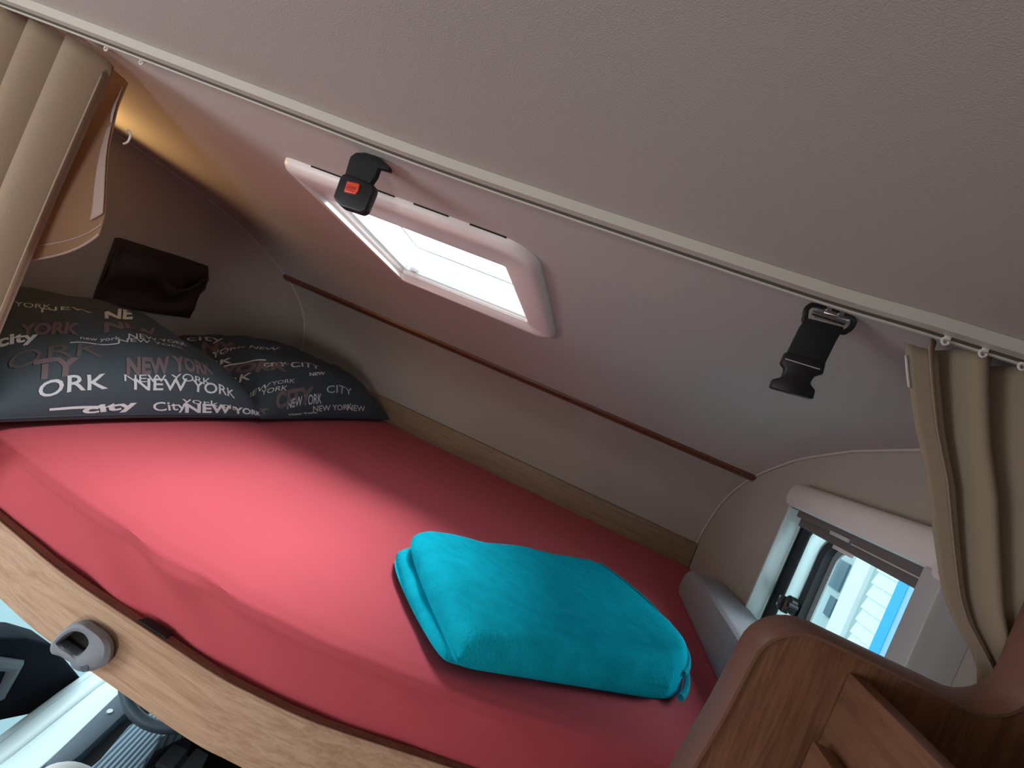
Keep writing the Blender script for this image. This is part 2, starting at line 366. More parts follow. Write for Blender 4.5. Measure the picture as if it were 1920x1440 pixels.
# side walls
YW0, YW1, ZW0, ZW1 = 0.86, 1.44, -0.40, -0.012          # right window opening
def wall_plane(x, dx, y0, y1, z0, z1, hole=None, m=M['wall'], name='wall_left'):
    bs = []
    xa, xb = sorted((x, x + dx))
    if hole:
        hy0, hy1, hz0, hz1 = hole
        bs = [((xa, y0, z0), (xb, hy0, z1)), ((xa, hy1, z0), (xb, y1, z1)), ((xa, hy0, z0), (xb, hy1, hz0)), ((xa, hy0, hz1), (xb, hy1, z1))]
    else: bs = [((xa, y0, z0), (xb, y1, z1))]
    return struct(link_bm(name, mk(*bs), m, smooth=False))
wall_plane(XL, -0.03, 0.45, 2.2, -0.64, 0.28, name='wall_left')
wall_plane(XL, -0.03, -2.7, 0.45, -1.95, 0.28, hole=(-0.85, 0.05, -0.80, -0.20), m=M['rear'], name='wall_left')
wall_plane(XR, 0.03, -0.30, 2.2, -1.95, 0.28, hole=(YW0, YW1, ZW0, ZW1), name='wall_right')
wall_plane(XR, 0.03, -2.7, -0.30, -1.95, 0.28, hole=(-2.4, -1.5, -0.85, -0.25), m=M['rear'], name='wall_right')
struct(link_bm('wall_rear', mk(((XL, -2.73, -1.95), (-1.3, -2.7, 0.25)), ((-0.5, -2.73, -1.95), (XR, -2.7, 0.25)),
                              ((-1.3, -2.73, -1.95), (-0.5, -2.7, -0.8)), ((-1.3, -2.73, -0.25), (-0.5, -2.7, 0.25))), M['rear'], smooth=False))
struct(link_bm('floor', mk(((XL, -2.7, -1.98), (XR, 2.3, -1.95))), mat('brown_floor_vinyl', (0.16, 0.10, 0.07), 0.5, mottle=0.2, mscale=5), smooth=False))
# piping along the edge of each side wall panel
for x, nm in ((XL + 0.004, 'trim_1'), (XR - 0.004, 'trim_2')):
    pts = [(x, y, z - 0.001) for y, z in catmull([(0.62, .2195)] + PROF[1:], 2)]
    struct(link_bm(nm, tube(bmesh.new(), pts, 0.0035, 6), M['piping']))
# dark reddish strip over the ceiling / front wall joint
d = Vector((0, PROF[ISTR + 1][0] - PROF[ISTR - 1][0], PROF[ISTR + 1][1] - PROF[ISTR - 1][1])).normalized()
nrm = Vector((0, d.z, -d.y))          # into the alcove
bm = bmesh.new(); y0, z0 = PROF[ISTR]
sec = [(-.021, 0.001), (-.018, .010), (-.007, .014), (.007, .014), (.018, .010), (.021, 0.001)]
add(bm, [Vector((x, y0, z0)) + d * a + nrm * b for x in (XL + .004, XR - .004) for a, b in sec],
    [[i, i + 1, i + 7, i + 6] for i in range(5)] + [[0, 6, 11, 5], [0, 1, 2, 3, 4, 5], [11, 10, 9, 8, 7, 6]])
struct(link_bm('trim_3', bm, M['trim_dark']))
# oak board along the foot of the front wall
bm = bmesh.new()
prism(bm, [(2.088, -.45), (2.100, -.329), (2.125, -.325), (2.125, -.45)], 0, XL + .004, XR - .004, bev=0.002)
struct(link_bm('trim_4', bm, M['oak']))
# fine seam line in the sloping ceiling between skylight and right wall
struct(link_bm('trim_5', tube(bmesh.new(), [(x, 0.752, zprof(0.752) + 0.0006) for x in (-0.19, XR - .01)], 0.0011, 4), M['alcove']))

# ---------------------------------------------------------------- curtain rail
RY = catmull([(-1.50, .470), (-.998, .492), (-.59, .526), (-.283, .548), (.125, .543), (.26, .530), (.345, .524), (.585, .505)], 5)
rail = thing('curtain_rail', 'cream curtain rail running along the ceiling edge above the bed', 'curtain rail', (-0.45, 0.54, CEIL - .006))
def railsec(name, y0, y1, z0, z1, m):
    bm = bmesh.new(); R = []
    for x, y in RY: R.append([bm.verts.new((x, y + a, b)) for a, b in ((y0, z0), (y1, z0), (y1, z1), (y0, z1))])
    for A, B in zip(R[:-1], R[1:]):
        for k in range(4): bm.faces.new([A[k], A[(k + 1) % 4], B[(k + 1) % 4], B[k]])
    bm.faces.new(R[0]); bm.faces.new(R[-1][::-1])
    return link_bm(name, bm, m, rail)
ZR = 0.2138
railsec('rail_body', -0.0120, 0.0015, ZR - .0005, CEIL - .0003, M['rail'])
railsec('rail_lip', 0.0065, 0.0095, ZR - .0042, CEIL - .001, M['rail'])
o = railsec('rail_slot_shade', 0.0030, 0.0064, ZR - .0020, CEIL - .001, M['slot_shade'])  # solid dark strip in place of the shade inside the slot
o['label'] = 'dark strip standing in for shade in the rail slot'

# ---------------------------------------------------------------- skylight (window_1)
win1 = structE('window_1', (-0.47, 1.05, 0.19))
SL = (.170 - .192) / (1.255 - 1.015)
def rrect(x0, x1, y0, y1, r, n=10):
    pts = []
    for cx, cy, a0, rr in ((x1 - r[1], y1 - r[1], 0, r[1]), (x0 + r[2], y1 - r[2], 90, r[2]), (x0 + r[3], y0 + r[3], 180, r[3]), (x1 - r[0], y0 + r[0], 270, r[0])):
        for k in range(n + 1):
            a = math.radians(a0 + 90 * k / n); pts.append((cx + rr * math.cos(a), cy + rr * math.sin(a)))
    return pts
def ring_loft(rings, close=False):
    bm = bmesh.new(); L = [[bm.verts.new(p) for p in r] for r in rings]; n = len(rings[0])
    for A, B in zip(L[:-1], L[1:]):
        for k in range(n): bm.faces.new([A[k], A[(k + 1) % n], B[(k + 1) % n], B[k]])
    if close:
        A, B = L[-1], L[0]
        for k in range(n): bm.faces.new([A[k], A[(k + 1) % n], B[(k + 1) % n], B[k]])
    return bm
def onc(pts, off): return [(x, y, zprof(y) - off) for x, y in pts]
RR = (.07, .06, .03, .03)
def shr(s): return rrect(-.722 + s, -.196 - s, .728 + s, 1.318 - s, tuple(max(r - s * .7, .004) for r in RR))
def inner(s): return rrect(SX0 + s, SX1 - s, SY0 + s, SY1 - s, (.012, .012, .008, .008))
link_bm('window_frame', ring_loft([onc(shr(0), -.002), onc(shr(0.001), .008), onc(shr(.006), .015), onc(shr(.016), .0185), onc(shr(.028), .0185),
                                   onc(inner(-.008), .006), onc(inner(-.001), .002), onc(inner(0.0), -.006)]), M['white_pl'], win1)
link_bm('skylight_well', ring_loft([[(x, y, zprof(y) + .006) for x, y in inner(0)], [(x, y, zprof(y) + .010) for x, y in inner(.004)],
                                    [(x, y, zprof(y) + .072) for x, y in inner(.006)], [(x, y, zprof(y) + .074) for x, y in inner(-.03)]]), M['white_well'], win1)
bm = bmesh.new()
for a, b in ((-.647, -.575), (-.555, -.469), (-.430, -.361), (-.320, -.252)):
    box(bm, (a, .7265, zprof(.729) - .0022), (b, .7300, zprof(.729) + .001))
link_bm('vent_slit', bm, M['slit'], win1)
link_bm('pane_seal', tube(bmesh.new(), [(x, y, zprof(y) + .078) for x, y in inner(.020)], .003, 6, cyc=True), M['grey_pl'], win1)
link_bm('skylight_handle', tube(bmesh.new(), [(-.60, 1.075, .262), (-.594, 1.115, .262), (-.575, 1.13, .262), (-.285, 1.13, .262)], .0035, 8), M['dome_bar'], win1)
def dome(s, t):
    x = lerp(SX0 - .03, SX1 + .03, s); y = lerp(SY0 - .03, SY1 + .03, t)
    return (x, y, zprof(y) + .08 + .05 * (1 - (2 * s - 1) ** 4) * (1 - (2 * t - 1) ** 4))
link_bm('skylight_dome', gridmesh(dome, 16, 16), M['acrylic'], win1)
link_bm('latch', mk(((-.665, 1.245, .176), (-.648, 1.262, .19)), bev=.003), M['grey_pl'], win1)

# ---------------------------------------------------------------- right side window (window_2)
win2 = structE('window_2', (0.5925, 1.15, -0.2))
bm = bmesh.new()
# cassette: rounded roller housing along y
sec = [(.5925, .052), (.556, .050), (.545, .042), (.538, .026), (.537, .004), (.542, -.009), (.552, -.014), (.5925, -.014)]
R = [[bm.verts.new((x, y, z)) for x, z in sec] for y in (.785, .80, 1.365, 1.385)]
for r_, s in ((R[0], .82), (R[-1], .80)):
    for v in r_: v.co.x = .5925 - (.5925 - v.co.x) * s; v.co.z = .02 + (v.co.z - .02) * (.9)
for A, B in zip(R[:-1], R[1:]):
    for k in range(len(sec)): bm.faces.new([A[k], A[(k + 1) % len(sec)], B[(k + 1) % len(sec)], B[k]])
bm.faces.new(R[0]); bm.faces.new(R[-1][::-1])
link_bm('blind_cassette', bm, M['white_pl'], win2)
bm = bmesh.new(); cyl(bm, (.540, .792, -.006), (-1, 0, 0), .016, .004); link_bm('end_boss', bm, M['white_pl'], win2)
bm = bmesh.new(); cyl(bm, (.5365, .790, -.010), (-1, 0, 0), .0035, .0012, 12); link_bm('screw', bm, M['slit'], win2)
# right rail of the blind frame: front face and chamfer
link_bm('side_rail', prism(bmesh.new(), [(.545, .838), (.5925, .856), (.5925, .775), (.560, .790), (.545, .794)], 2, -.43, -.012, bev=.002), M['grey_pl'], win2)
# the prism above is laid out in x,y -> extrude along z
# left jamb: pale metal band with a tan edge
link_bm('frame_jamb', mk(((.580, 1.430, -.43), (.622, 1.440, -.018)), bev=.002), M['alu'], win2)
link_bm('frame_edge', mk(((.586, 1.440, -.43), (.5945, 1.452, -.012)), bev=.002), M['piping'], win2)
# blind bars
link_bm('blind_bar', mk(((.592, .838, -.034), (.612, 1.40, -.008)), ((.598, .838, -.055), (.616, 1.385, -.034)), bev=.002), M['blind'], win2)
link_bm('blind_bar_edge', mk(((.590, .838, -.0365), (.594, 1.12, -.0335))), M['grey_pl'], win2)
link_bm('blind_tab', mk(((.586, 1.128, -.036), (.592, 1.205, -.027)), bev=.0015), M['grey_pl'], win2)
link_bm('blind_tab', mk(((.592, 1.106, -.062), (.598, 1.183, -.053)), bev=.0015), M['white_pl'], win2)
# gaskets and window profile (rounded rectangles in the y,z plane)
def yz(x, y0, y1, z0, z1, r): return [(x, p, q) for p, q in rrect(y0, y1, z0, z1, (r, r, r, r), 8)]
def ringyz(nm, m, o0, o1, xa, xb, r0, r1):
    y0, y1, z0, z1 = o0; Y0, Y1, Z0, Z1 = o1
    link_bm(nm, ring_loft([yz(xa, y0, y1, z0, z1, r0), yz(xb, y0, y1, z0, z1, r0), yz(xb, Y0, Y1, Z0, Z1, r1), yz(xa, Y0, Y1, Z0, Z1, r1)], close=True), m, win2)
ringyz('outer_gasket', M['rubber'], (.78, 1.470, -.50, -.020), (.81, 1.400, -.47, -.030), .640, .660, .05, .05)
link_bm('gasket_bead', mk(((.624, 1.437, -.45), (.628, 1.443, -.02))), M['alu'], win2)
ringyz('window_sash', M['sash'], (.81, 1.402, -.47, -.028), (.82, 1.335, -.46, -.045), .644, .668, .06, .06)
ringyz('inner_gasket', M['rubber'], (.82, 1.337, -.46, -.043), (.83, 1.306, -.44, -.052), .646, .672, .055, .05)
ringyz('pane_border', stripes('dotted_border', (.05, .08, .09), (.62, .72, .74), 2, .0036, .0001), (.83, 1.306, -.44, -.052), (.84, 1.285, -.43, -.060), .664, .668, .05, .045)
link_bm('window_pane', mk(((.669, .86, -.43), (.672, 1.41, -.03))), M['glass'], win2, smooth=False)
# reveal between wall and window
link_bm('window_reveal', ring_loft([yz(.5925, .84, 1.441, -.43, -.012, .004), yz(.675, .84, 1.47, -.455, -.012, .004)]), M['alu'], win2)
bm = bmesh.new()
prism(bm, [(1.345, -.277), (1.378, -.277), (1.386, -.260), (1.380, -.240), (1.352, -.237), (1.346, -.247)], 0, .624, .642, bev=.003)
cyl(bm, (.634, 1.318, -.243), (-1, 0, 0), .020, .014, 20); cyl(bm, (.634, 1.300, -.243), (-1, 0, 0), .008, .022, 14)
box(bm, (.628, 1.31, -.267), (.642, 1.36, -.247), .003)
link_bm('window_latch', bm, M['black_pl'], win2)
bm = bmesh.new()
for y, z in ((1.374, -.247), (1.374, -.267)): cyl(bm, (.6235, y, z), (-1, 0, 0), .004, .0015, 12)
cyl(bm, (.6205, 1.318, -.25), (-1, 0, 0), .011, .002, 16)
link_bm('latch_screws', bm, M['chrome'], win2)

# ---------------------------------------------------------------- bed base and front board
bed = thing('bed_front_board', 'long curved wooden board along the front edge of the alcove bed', 'bed board', (-0.5, 0.56, -0.62))
FY = catmull([(-1.50, .64), (-1.1, .600), (-.773, .571), (-.609, .556), (-.435, .555), (-.326, .556), (-.269, .562), (-.17, .580), (.003, .634), (.215, .70)], 5)
def strip(y0, y1, z0, z1, m, name, parent, bev=None):
    bm = bmesh.new(); R = []
    prof4 = [(y0, z0), (y1, z0), (y1, z1 - .003), (y1 - .002, z1), (y0 + .004, z1), (y0, z1 - .004)]
    for x, y in FY: R.append([bm.verts.new((x, y + a, b)) for a, b in prof4])
    n = len(prof4)
    for A, B in zip(R[:-1], R[1:]):
        for k in range(n): bm.faces.new([A[k], A[(k + 1) % n], B[(k + 1) % n], B[k]])
    bm.faces.new(R[0]); bm.faces.new(R[-1][::-1])
    return link_bm(name, bm, m, parent)
strip(0.0, .004, -.610, -.519, M['board'], 'front_panel', bed)
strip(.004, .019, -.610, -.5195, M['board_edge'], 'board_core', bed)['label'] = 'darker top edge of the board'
bm = bmesh.new(); cyl(bm, (-.296, .5596, -.5755), (.10, -1, 0), .0075, .0014, 20); link_bm('screw_cap', bm, M['cap'], bed)
link_bm('hinge_slot', prism(bmesh.new(), [(-.470, .560), (-.418, .562), (-.420, .575), (-.466, .574)], 2, -.5195, -.5165, bev=.001), M['slit'], bed)
base = link_bm('bed_platform', mk(((XL + .004, .73, -.605), (.58, 2.08, -.5765))), M['board_edge'])
tag(base, 'flat wooden platform carrying the red mattress behind the front board', 'platform')

# ---------------------------------------------------------------- mattress
MY = catmull([(-1.50, .655), (-1.1, .615), (-.80, .588), (-.60, .573), (-.42, .571), (-.31, .576), (-.178, .596), (.023, .652), (.22, .715), (.59, .80)], 5)
def myf(x): return interp(MY, x)
def mat_f(s, t):
    x = lerp(XL + .006, XR - .004, s)
    y0 = myf(x) + .006
    sec = [(0.002, -.572), (0, -.545), (.001, -.515), (.002, -.490), (.004, -.470), (.009, -.452), (.020, -.440), (.042, -.4335), (.09, -.431), (.2, -.430)]
    if t > .97: return (x, lerp(2.085, y0 + .01, (t - .97) / .03), -.5735)
    if t < .35:
        k = t / .35 * (len(sec) - 1); i = min(int(k), len(sec) - 2); f = k - i
        a = lerp(sec[i][0], sec[i + 1][0], f); z = lerp(sec[i][1], sec[i + 1][1], f); y = y0 + a
    else:
        f = min(1, (t - .35) / .60); y = lerp(y0 + .2, 2.086, f); z = -.430
        if t > .95: return (x, 2.086, lerp(-.430, -.5735, (t - .95) / .02))
    cr = noise.noise(Vector((x * 5, y * 5, z * 4))) * .0022 + noise.noise(Vector((x * 14, y * 3, z * 22))) * .0012
    if t > .05 and y < 2.0: z += cr - .0015
    if t < .35 and z > -.56:
        w = max(0, noise.noise(Vector((x * 3.1, 3, 1))) + .15)
        y += cr * 1.2 + .006 * w * math.sin(34 * (x + .5 * z) + 60 * z)
    return (x, y, z)
mattress = gridmesh(mat_f, 260, 120)
for side in (0, 1):
    ring = [v for v in mattress.verts if abs(v.co.x - (XL + .006, XR - .004)[side]) < 1e-5]
    try: mattress.faces.new(ring)
    except ValueError: pass
mo = link_bm('mattress', mattress, M['sheet'])
tag(mo, 'alcove mattress covered in a plain red fitted sheet', 'mattress')
# ---------------------------------------------------------------- pillows
FONT = None
STY = {0: (0.0, 'print_white'), 1: (0.045, 'print_mauve'), 2: (0.035, 'print_white'), 3: (0.0, 'print_dim'), 4: (0.012, 'print_white')}
def text_mesh(word, bold):
    cu = bpy.data.curves.new('lettering', 'FONT'); cu.body = word; cu.offset = bold; cu.resolution_u = 3
    ob = bpy.data.objects.new('lettering', cu); C.objects.link(ob)
    bpy.context.view_layer.update()
    me = bpy.data.meshes.new_from_object(ob.evaluated_get(bpy.context.evaluated_depsgraph_get()))
    bpy.data.objects.remove(ob, do_unlink=True); return me
CAP = 0.70
def pillow(idx, label, words):
    p = PILL[idx]; bm = bmesh.new(); N = 90
    def P(tu, tv, off=0.0):
        u, v = math.sin(tu), math.sin(tv); x, y = pxy(p, u, v); return Vector((x, y, pz(p, u, v) + off))
    def Nn(tu, tv):
        e = .01; a = P(tu + e, tv) - P(tu - e, tv); b = P(tu, tv + e) - P(tu, tv - e); n = a.cross(b)
        return n.normalized() if n.length > 1e-12 else Vector((0, 0, 1))
    H = math.pi / 2 
    top = {}; bot = {}
    for i in range(N + 1):
        for j in range(N + 1):
            tu, tv = lerp(-H, H, i / N), lerp(-H, H, j / N)
            q = P(tu, tv); top[i, j] = bm.verts.new(q)
            if i in (0, N) or j in (0, N): bot[i, j] = top[i, j]
            else:
                u, v = math.sin(tu), math.sin(tv); f = ((1 - abs(u) ** 3) * (1 - abs(v) ** 3)) ** .5
                bot[i, j] = bm.verts.new((q.x, q.y, p['base'] + .018 - (.02) * f ** .35))
    for i in range(N):
        for j in range(N):
            bm.faces.new([top[i, j], top[i + 1, j], top[i + 1, j + 1], top[i, j + 1]])
            bm.faces.new([bot[i, j], bot[i, j + 1], bot[i + 1, j + 1], bot[i + 1, j]])
    bmesh.ops.recalc_face_normals(bm, faces=bm.faces)
    names = ['print_white', 'print_mauve', 'print_dim']
    for (pi, w, st, ox, oy, ex, ey, fx, fy) in words:
        if pi != idx: continue
        t = bmesh.new()
        if st == 5:
            add(t, [(0, 0, 0), (1, 0, 0), (1, 1, 0), (0, 1, 0)], [[0, 1, 2, 3]]); mi = 1
            wid, cap, x0 = 1, 1, 0
        else:
            b, mn = STY[st]; me = text_mesh(w, b); t.from_mesh(me); bpy.data.meshes.remove(me); mi = 1 + names.index(mn)
            xs = [v.co.x for v in t.verts]; wid = max(xs) - min(xs); x0 = min(xs); cap = CAP
        L = max(math.hypot(ex * p['a'], ey * p['b']), .001) / wid   # metres per text unit
        bmesh.ops.triangulate(t, faces=t.faces)
        mxl = .010 / L
        for _ in range(7):
            es = [e for e in t.edges if e.calc_length() > mxl]
            if not es: break
            bmesh.ops.subdivide_edges(t, edges=es, cuts=1); bmesh.ops.triangulate(t, faces=t.faces)
        mp = {}
        for v in t.verts:
            a = (v.co.x - x0) / wid; c_ = v.co.y / cap
            tu = ox + a * ex + c_ * fx; tv = oy + a * ey + c_ * fy
            tu = max(-H + .02, min(H - .02, tu)); tv = max(-H + .02, min(H - .02, tv))
            n = Nn(tu, tv)
            if n.z < 0: n = -n
            mp[v] = bm.verts.new(P(tu, tv) + n * .0010)
        for f in t.faces:
            try: g = bm.faces.new([mp[v] for v in f.verts]); g.material_index = mi
            except ValueError: pass
        t.free()
    me = bpy.data.meshes.new('pillow'); bm.to_mesh(me); bm.free()
    for x in (M['pillow'], M['print_white'], M['print_mauve'], M['print_dim']): me.materials.append(x)
    for q in me.polygons: q.use_smooth = True
    o = bpy.data.objects.new('pillow', me); C.objects.link(o); tag(o, label, 'pillow', 'two printed pillows at the left end of the bed')
    rim = []
    for k in range(-20, 21): rim.append(P(H, k / 20 * H))
    sm = link_bm('seam_piping', tube(bmesh.new(), [q + Vector((.001, 0, 0)) for q in rim], .0016, 5), M['pillow'], o)
    return o
pillow(0, 'dark pillow printed with city lettering, the one half behind the left curtain', WORDS)
pillow(1, 'dark pillow printed with city lettering, the one reaching to the wooden board', WORDS)

# ---------------------------------------------------------------- teal blanket
def poly(P, t):
    k = t * (len(P) - 1); i = min(int(k), len(P) - 2); f = k - i
    return Vector(P[i]).lerp(Vector(P[i + 1]), f)
RIGHT = catmull([(.160, 1.452), (.285, 1.318), (.342, 1.19), (.365, 1.08), (.345, .965), (.305, .885)], 5)
LEFT = catmull([(-.256, .888), (-.232, .835), (-.165, .755), (-.100, .688), (-.066, .656)], 5)
def slab(lf, rt, zb, zt, seed, n=110, m=90, off=(0, 0)):
    def pos(s, t): return poly(lf, t).lerp(poly(rt, t), s)
    bm = bmesh.new(); top = {}; bot = {}
    def q4(h, s, t): return lerp(lerp(h[0], h[3], s), lerp(h[1], h[2], s), t)
    for i in range(n + 1):
        for j in range(m + 1):
            a = -math.pi / 2 + math.pi * i / n; b = -math.pi / 2 + math.pi * j / m
            s = (math.sin(a) + 1) / 2; t = (math.sin(b) + 1) / 2
            q = pos(s, t); q = Vector((q.x + off[0] * (1 - s), q.y + off[1] * (1 - s), 0))
            es = 1 - abs(2 * s - 1) ** 16; et = 1 - abs(2 * t - 1) ** (7 if t > .5 else 14)
            f = max(0, es * et) ** .5
            lo, ht = Z0 + q4(zb, s, t), Z0 + q4(zt, s, t)
            nz = noise.noise(Vector((q.x * 6 + seed, q.y * 6, 0))) * .010 + noise.noise(Vector((q.x * 24, q.y * 24, seed))) * .0018 \
                - .008 * math.exp(-((q.x + .02) ** 2 + (q.y - 1.0) ** 2) / .012)
            mid = lo + (ht - lo) * .4
            wv = noise.noise(Vector((q.x * 11 + seed, q.y * 11, 4))) * .006 * (1 - f)
            top[i, j] = bm.verts.new((q.x + wv, q.y + wv, mid + (ht - mid) * f + nz * f))
            bot[i, j] = top[i, j] if (i in (0, n) or j in (0, m)) else bm.verts.new((q.x, q.y, mid - (mid - lo) * f))
    for i in range(n):
        for j in range(m):
            bm.faces.new([top[i, j], top[i + 1, j], top[i + 1, j + 1], top[i, j + 1]])
            bm.faces.new([bot[i, j], bot[i, j + 1], bot[i + 1, j + 1], bot[i + 1, j]])
    return bm
Z0 = -.4295
blk = thing('blanket', 'folded teal plush blanket lying on the red bedsheet', 'blanket', (0.05, 0.95, Z0))
R2 = [(x - .006, y - .002) for x, y in RIGHT]; R1 = [(x + .004, y + .002) for x, y in RIGHT]
LL = [(x + .004 * k / 20, y + .022 * (k / 20) ** 3) for k, (x, y) in enumerate(LEFT)]; R1 = [(x, y + .03 * (k / 25) ** 6) for k, (x, y) in enumerate(R1)]
link_bm('lower_fold', slab(LL, R1, (.0, .0, .0, .0), (.040, .034, .020, .014), 2.0), M['teal'], blk)
link_bm('upper_fold', slab(LEFT, R2, (.038, .003, .001, .010), (.090, .066, .108, .036), 5.0, off=(.018, .010)), M['teal'], blk)
def edgeline(z0, z1, off):
    pts = []
    for k in range(1, 25):
        t = k / 27; q = poly(RIGHT, t); q2 = poly(RIGHT, min(1, t + .02)); d_ = (q2 - q).normalized() if (q2 - q).length > 0 else Vector((0, -1))
        n = Vector((-d_.y, d_.x)); pts.append((q.x + n.x * off, q.y + n.y * off, lerp(z0, z1, t ** .8) + .0025 * math.sin(9 * t)))
    return pts
link_bm('hem', tube(bmesh.new(), edgeline(Z0 + .026, Z0 + .060, -.003), .0055, 8), M['teal_edge'], blk)
link_bm('hem', tube(bmesh.new(), edgeline(Z0 + .010, Z0 + .018, .009), .0065, 8), M['teal_edge'], blk)

# ---------------------------------------------------------------- ribbed bolster along the right wall
def bol(s, t):
    y = lerp(1.676, .60, min(1, s * 1.02 - .01 if s > .01 else 0))
    sec = [(.590, -.428), (.466, -.4285), (.462, -.415), (.463, -.38), (.467, -.345), (.474, -.334), (.486, -.329), (.53, -.325), (.57, -.322), (.588, -.326), (.590, -.34), (.590, -.428)]
    k = t * (len(sec) - 1); i = min(int(k), len(sec) - 2); f = k - i
    x = lerp(sec[i][0], sec[i + 1][0], f); z = lerp(sec[i][1], sec[i + 1][1], f)
    e = 1.0
    if s < .04: e = [0, .80, .93, .98, 1][min(4, int(s * 100 + .01))]; 
    if s > .97: e = .9
    x = .53 + (x - .53) * e; z = -.378 + (z + .378) * e - (1 - e) * 0.0
    return (x, y, z - .016 * max(0, 1 - s / .25) * (1 if z > -.36 else 0))
bm = gridmesh(bol, 100, 66)
bo = link_bm('bolster', bm, M['bolster'])
tag(bo, 'grey ribbed bolster cushion lying along the right wall under the window', 'cushion')

# ---------------------------------------------------------------- wall pocket on the left wall
PK = [(1.102, -.080), (1.115, -.075), (1.247, -.067), (1.304, -.063), (1.424, -.059), (1.435, -.078), (1.442, -.093), (1.452, -.144), (1.430, -.183), (1.439, -.262), (1.415, -.265), (1.223, -.277), (1.117, -.287), (1.111, -.278)]
pk = thing('wall_pocket', 'dark brown fabric pocket fixed to the left wall above the pillows', 'wall pocket', (XL + .01, 1.27, -.28))
bm = bmesh.new(); prism(bm, PK, 0, XL + .001, XL + .006, bev=.001); link_bm('backing', bm, M['pocket'], pk)
def pkf(s, t):
    y = lerp(1.113, 1.436, s); top = -.088 - .075 * max(0, math.sin((s - .42) / .5 * math.pi)) * (1 if .42 < s < .92 else 0) - .01 * s
    z = lerp(lerp(-.285, -.264, s), top, t)
    b = .022 * math.sin(math.pi * s) ** .6 * (0.25 + .75 * t) + .007 * math.sin(9 * s + 6 * t) * t + .006 * math.sin(4 * s - 9 * t)
    return (XL + .008 + max(0, b), y, z)
o = link_bm('pouch', gridmesh(pkf, 40, 24), M['pocket'], pk); so = o.modifiers.new('t', 'SOLIDIFY'); so.thickness = .002

# ---------------------------------------------------------------- seat-belt buckle hanging from the ceiling
bk = thing('buckle_strap', 'black belt strap with an orange button buckle hanging by the skylight', 'buckle strap', (-.45, .60, .22))
web1 = [(-0.474, 0.176), (-0.478, 0.207), (-0.472, 0.216), (-0.458, 0.2205), (-0.433, 0.2205), (-0.412, 0.213), (-0.41, 0.207), (-0.428, 0.206), (-0.427, 0.194), (-0.431, 0.176)]
link_bm('webbing', prism(bmesh.new(), web1, 1, .598, .609, bev=.002), M['black'], bk)
bko = [(-0.475, 0.1785), (-0.469, 0.181), (-0.421, 0.179), (-0.418, 0.171), (-0.4175, 0.14), (-0.424, 0.1345), (-0.458, 0.133), (-0.475, 0.142), (-0.477, 0.172)]
link_bm('buckle', prism(bmesh.new(), bko, 1, .594, .610, bev=.003, seg=3), M['black_pl'], bk)
bt = link_bm('release_button', prism(bmesh.new(), [(-0.461, 0.170), (-0.441, 0.1725), (-0.4385, 0.162), (-0.441, 0.156), (-0.4595, 0.154)], 1, .5915, .597, bev=.001), M['orange'], bk)
bt['label'] = 'orange-red release button'
bm = bmesh.new()
me = text_mesh('PRESS', .02); t = bmesh.new(); t.from_mesh(me)
wx = max(v.co.x for v in t.verts)
for v in t.verts: v.co = Vector((-.4575 + v.co.x / wx * .0150, .5909, .1600 + v.co.y * .0045 + v.co.x / wx * .0012))
me2 = bpy.data.meshes.new('x'); t.to_mesh(me2); t.free(); bm.from_mesh(me2)
for z in (.1645, .1580): box(bm, (-.4570, .5908, z), (-.4430, .5911, z + .0011))
link_bm('button_lettering', bm, M['button_mark'], bt)

# ---------------------------------------------------------------- side-release strap
rs = thing('release_strap', 'black webbing strap with side release clip hanging by the right curtain', 'clip strap', (.195, .59, .22))
web2 = [(0.1745, 0.203), (0.215, 0.207), (0.213, 0.190), (0.2115, 0.156), (0.1705, 0.155), (0.172, 0.191)]
link_bm('webbing', prism(bmesh.new(), web2, 1, .584, .592, bev=.002), M['black'], rs)
ro = [(0.174, 0.2195), (0.190, 0.2225), (0.219, 0.2205), (0.2225, 0.212), (0.219, 0.204), (0.213, 0.201), (0.177, 0.199), (0.173, 0.204), (0.171, 0.2135)]
link_bm('loop_ring', tube(bmesh.new(), [(x, .588, z) for x, z in catmull(ro + ro[:1], 3)[:-1]], .0032, 8, cyc=True), M['black_pl'], rs)
bm = bmesh.new(); prism(bm, [(0.186, 0.2235), (0.204, 0.2255), (0.2215, 0.2245), (0.2215, 0.2185), (0.215, 0.2165), (0.189, 0.2145)], 1, .586, .612, bev=.0015)
cyl(bm, (.178, .587, .2115), (1, .0, .02), .0030, .036, 12)
for x in (.192, .206): cyl(bm, (x, .586, .2205), (0, -1, 0), .003, .002, 12)
br = link_bm('mounting_bracket', bm, M['chrome'], rs); br['label'] = 'shiny metal bracket'
cl = [(0.168, 0.157), (0.2115, 0.160), (0.2135, 0.147), (0.206, 0.141), (0.205, 0.132), (0.213, 0.127), (0.2145, 0.116), (0.168, 0.111), (0.167, 0.122), (0.1755, 0.128), (0.1745, 0.138), (0.168, 0.142)]
link_bm('clip', prism(bmesh.new(), cl, 1, .582, .592, bev=.002), M['black_pl'], rs)
link_bm('clip_slot', tube(bmesh.new(), [(.1695, .5815, .1483), (.2075, .5815, .1508)], .0006, 5), M['grey_pl'], rs)

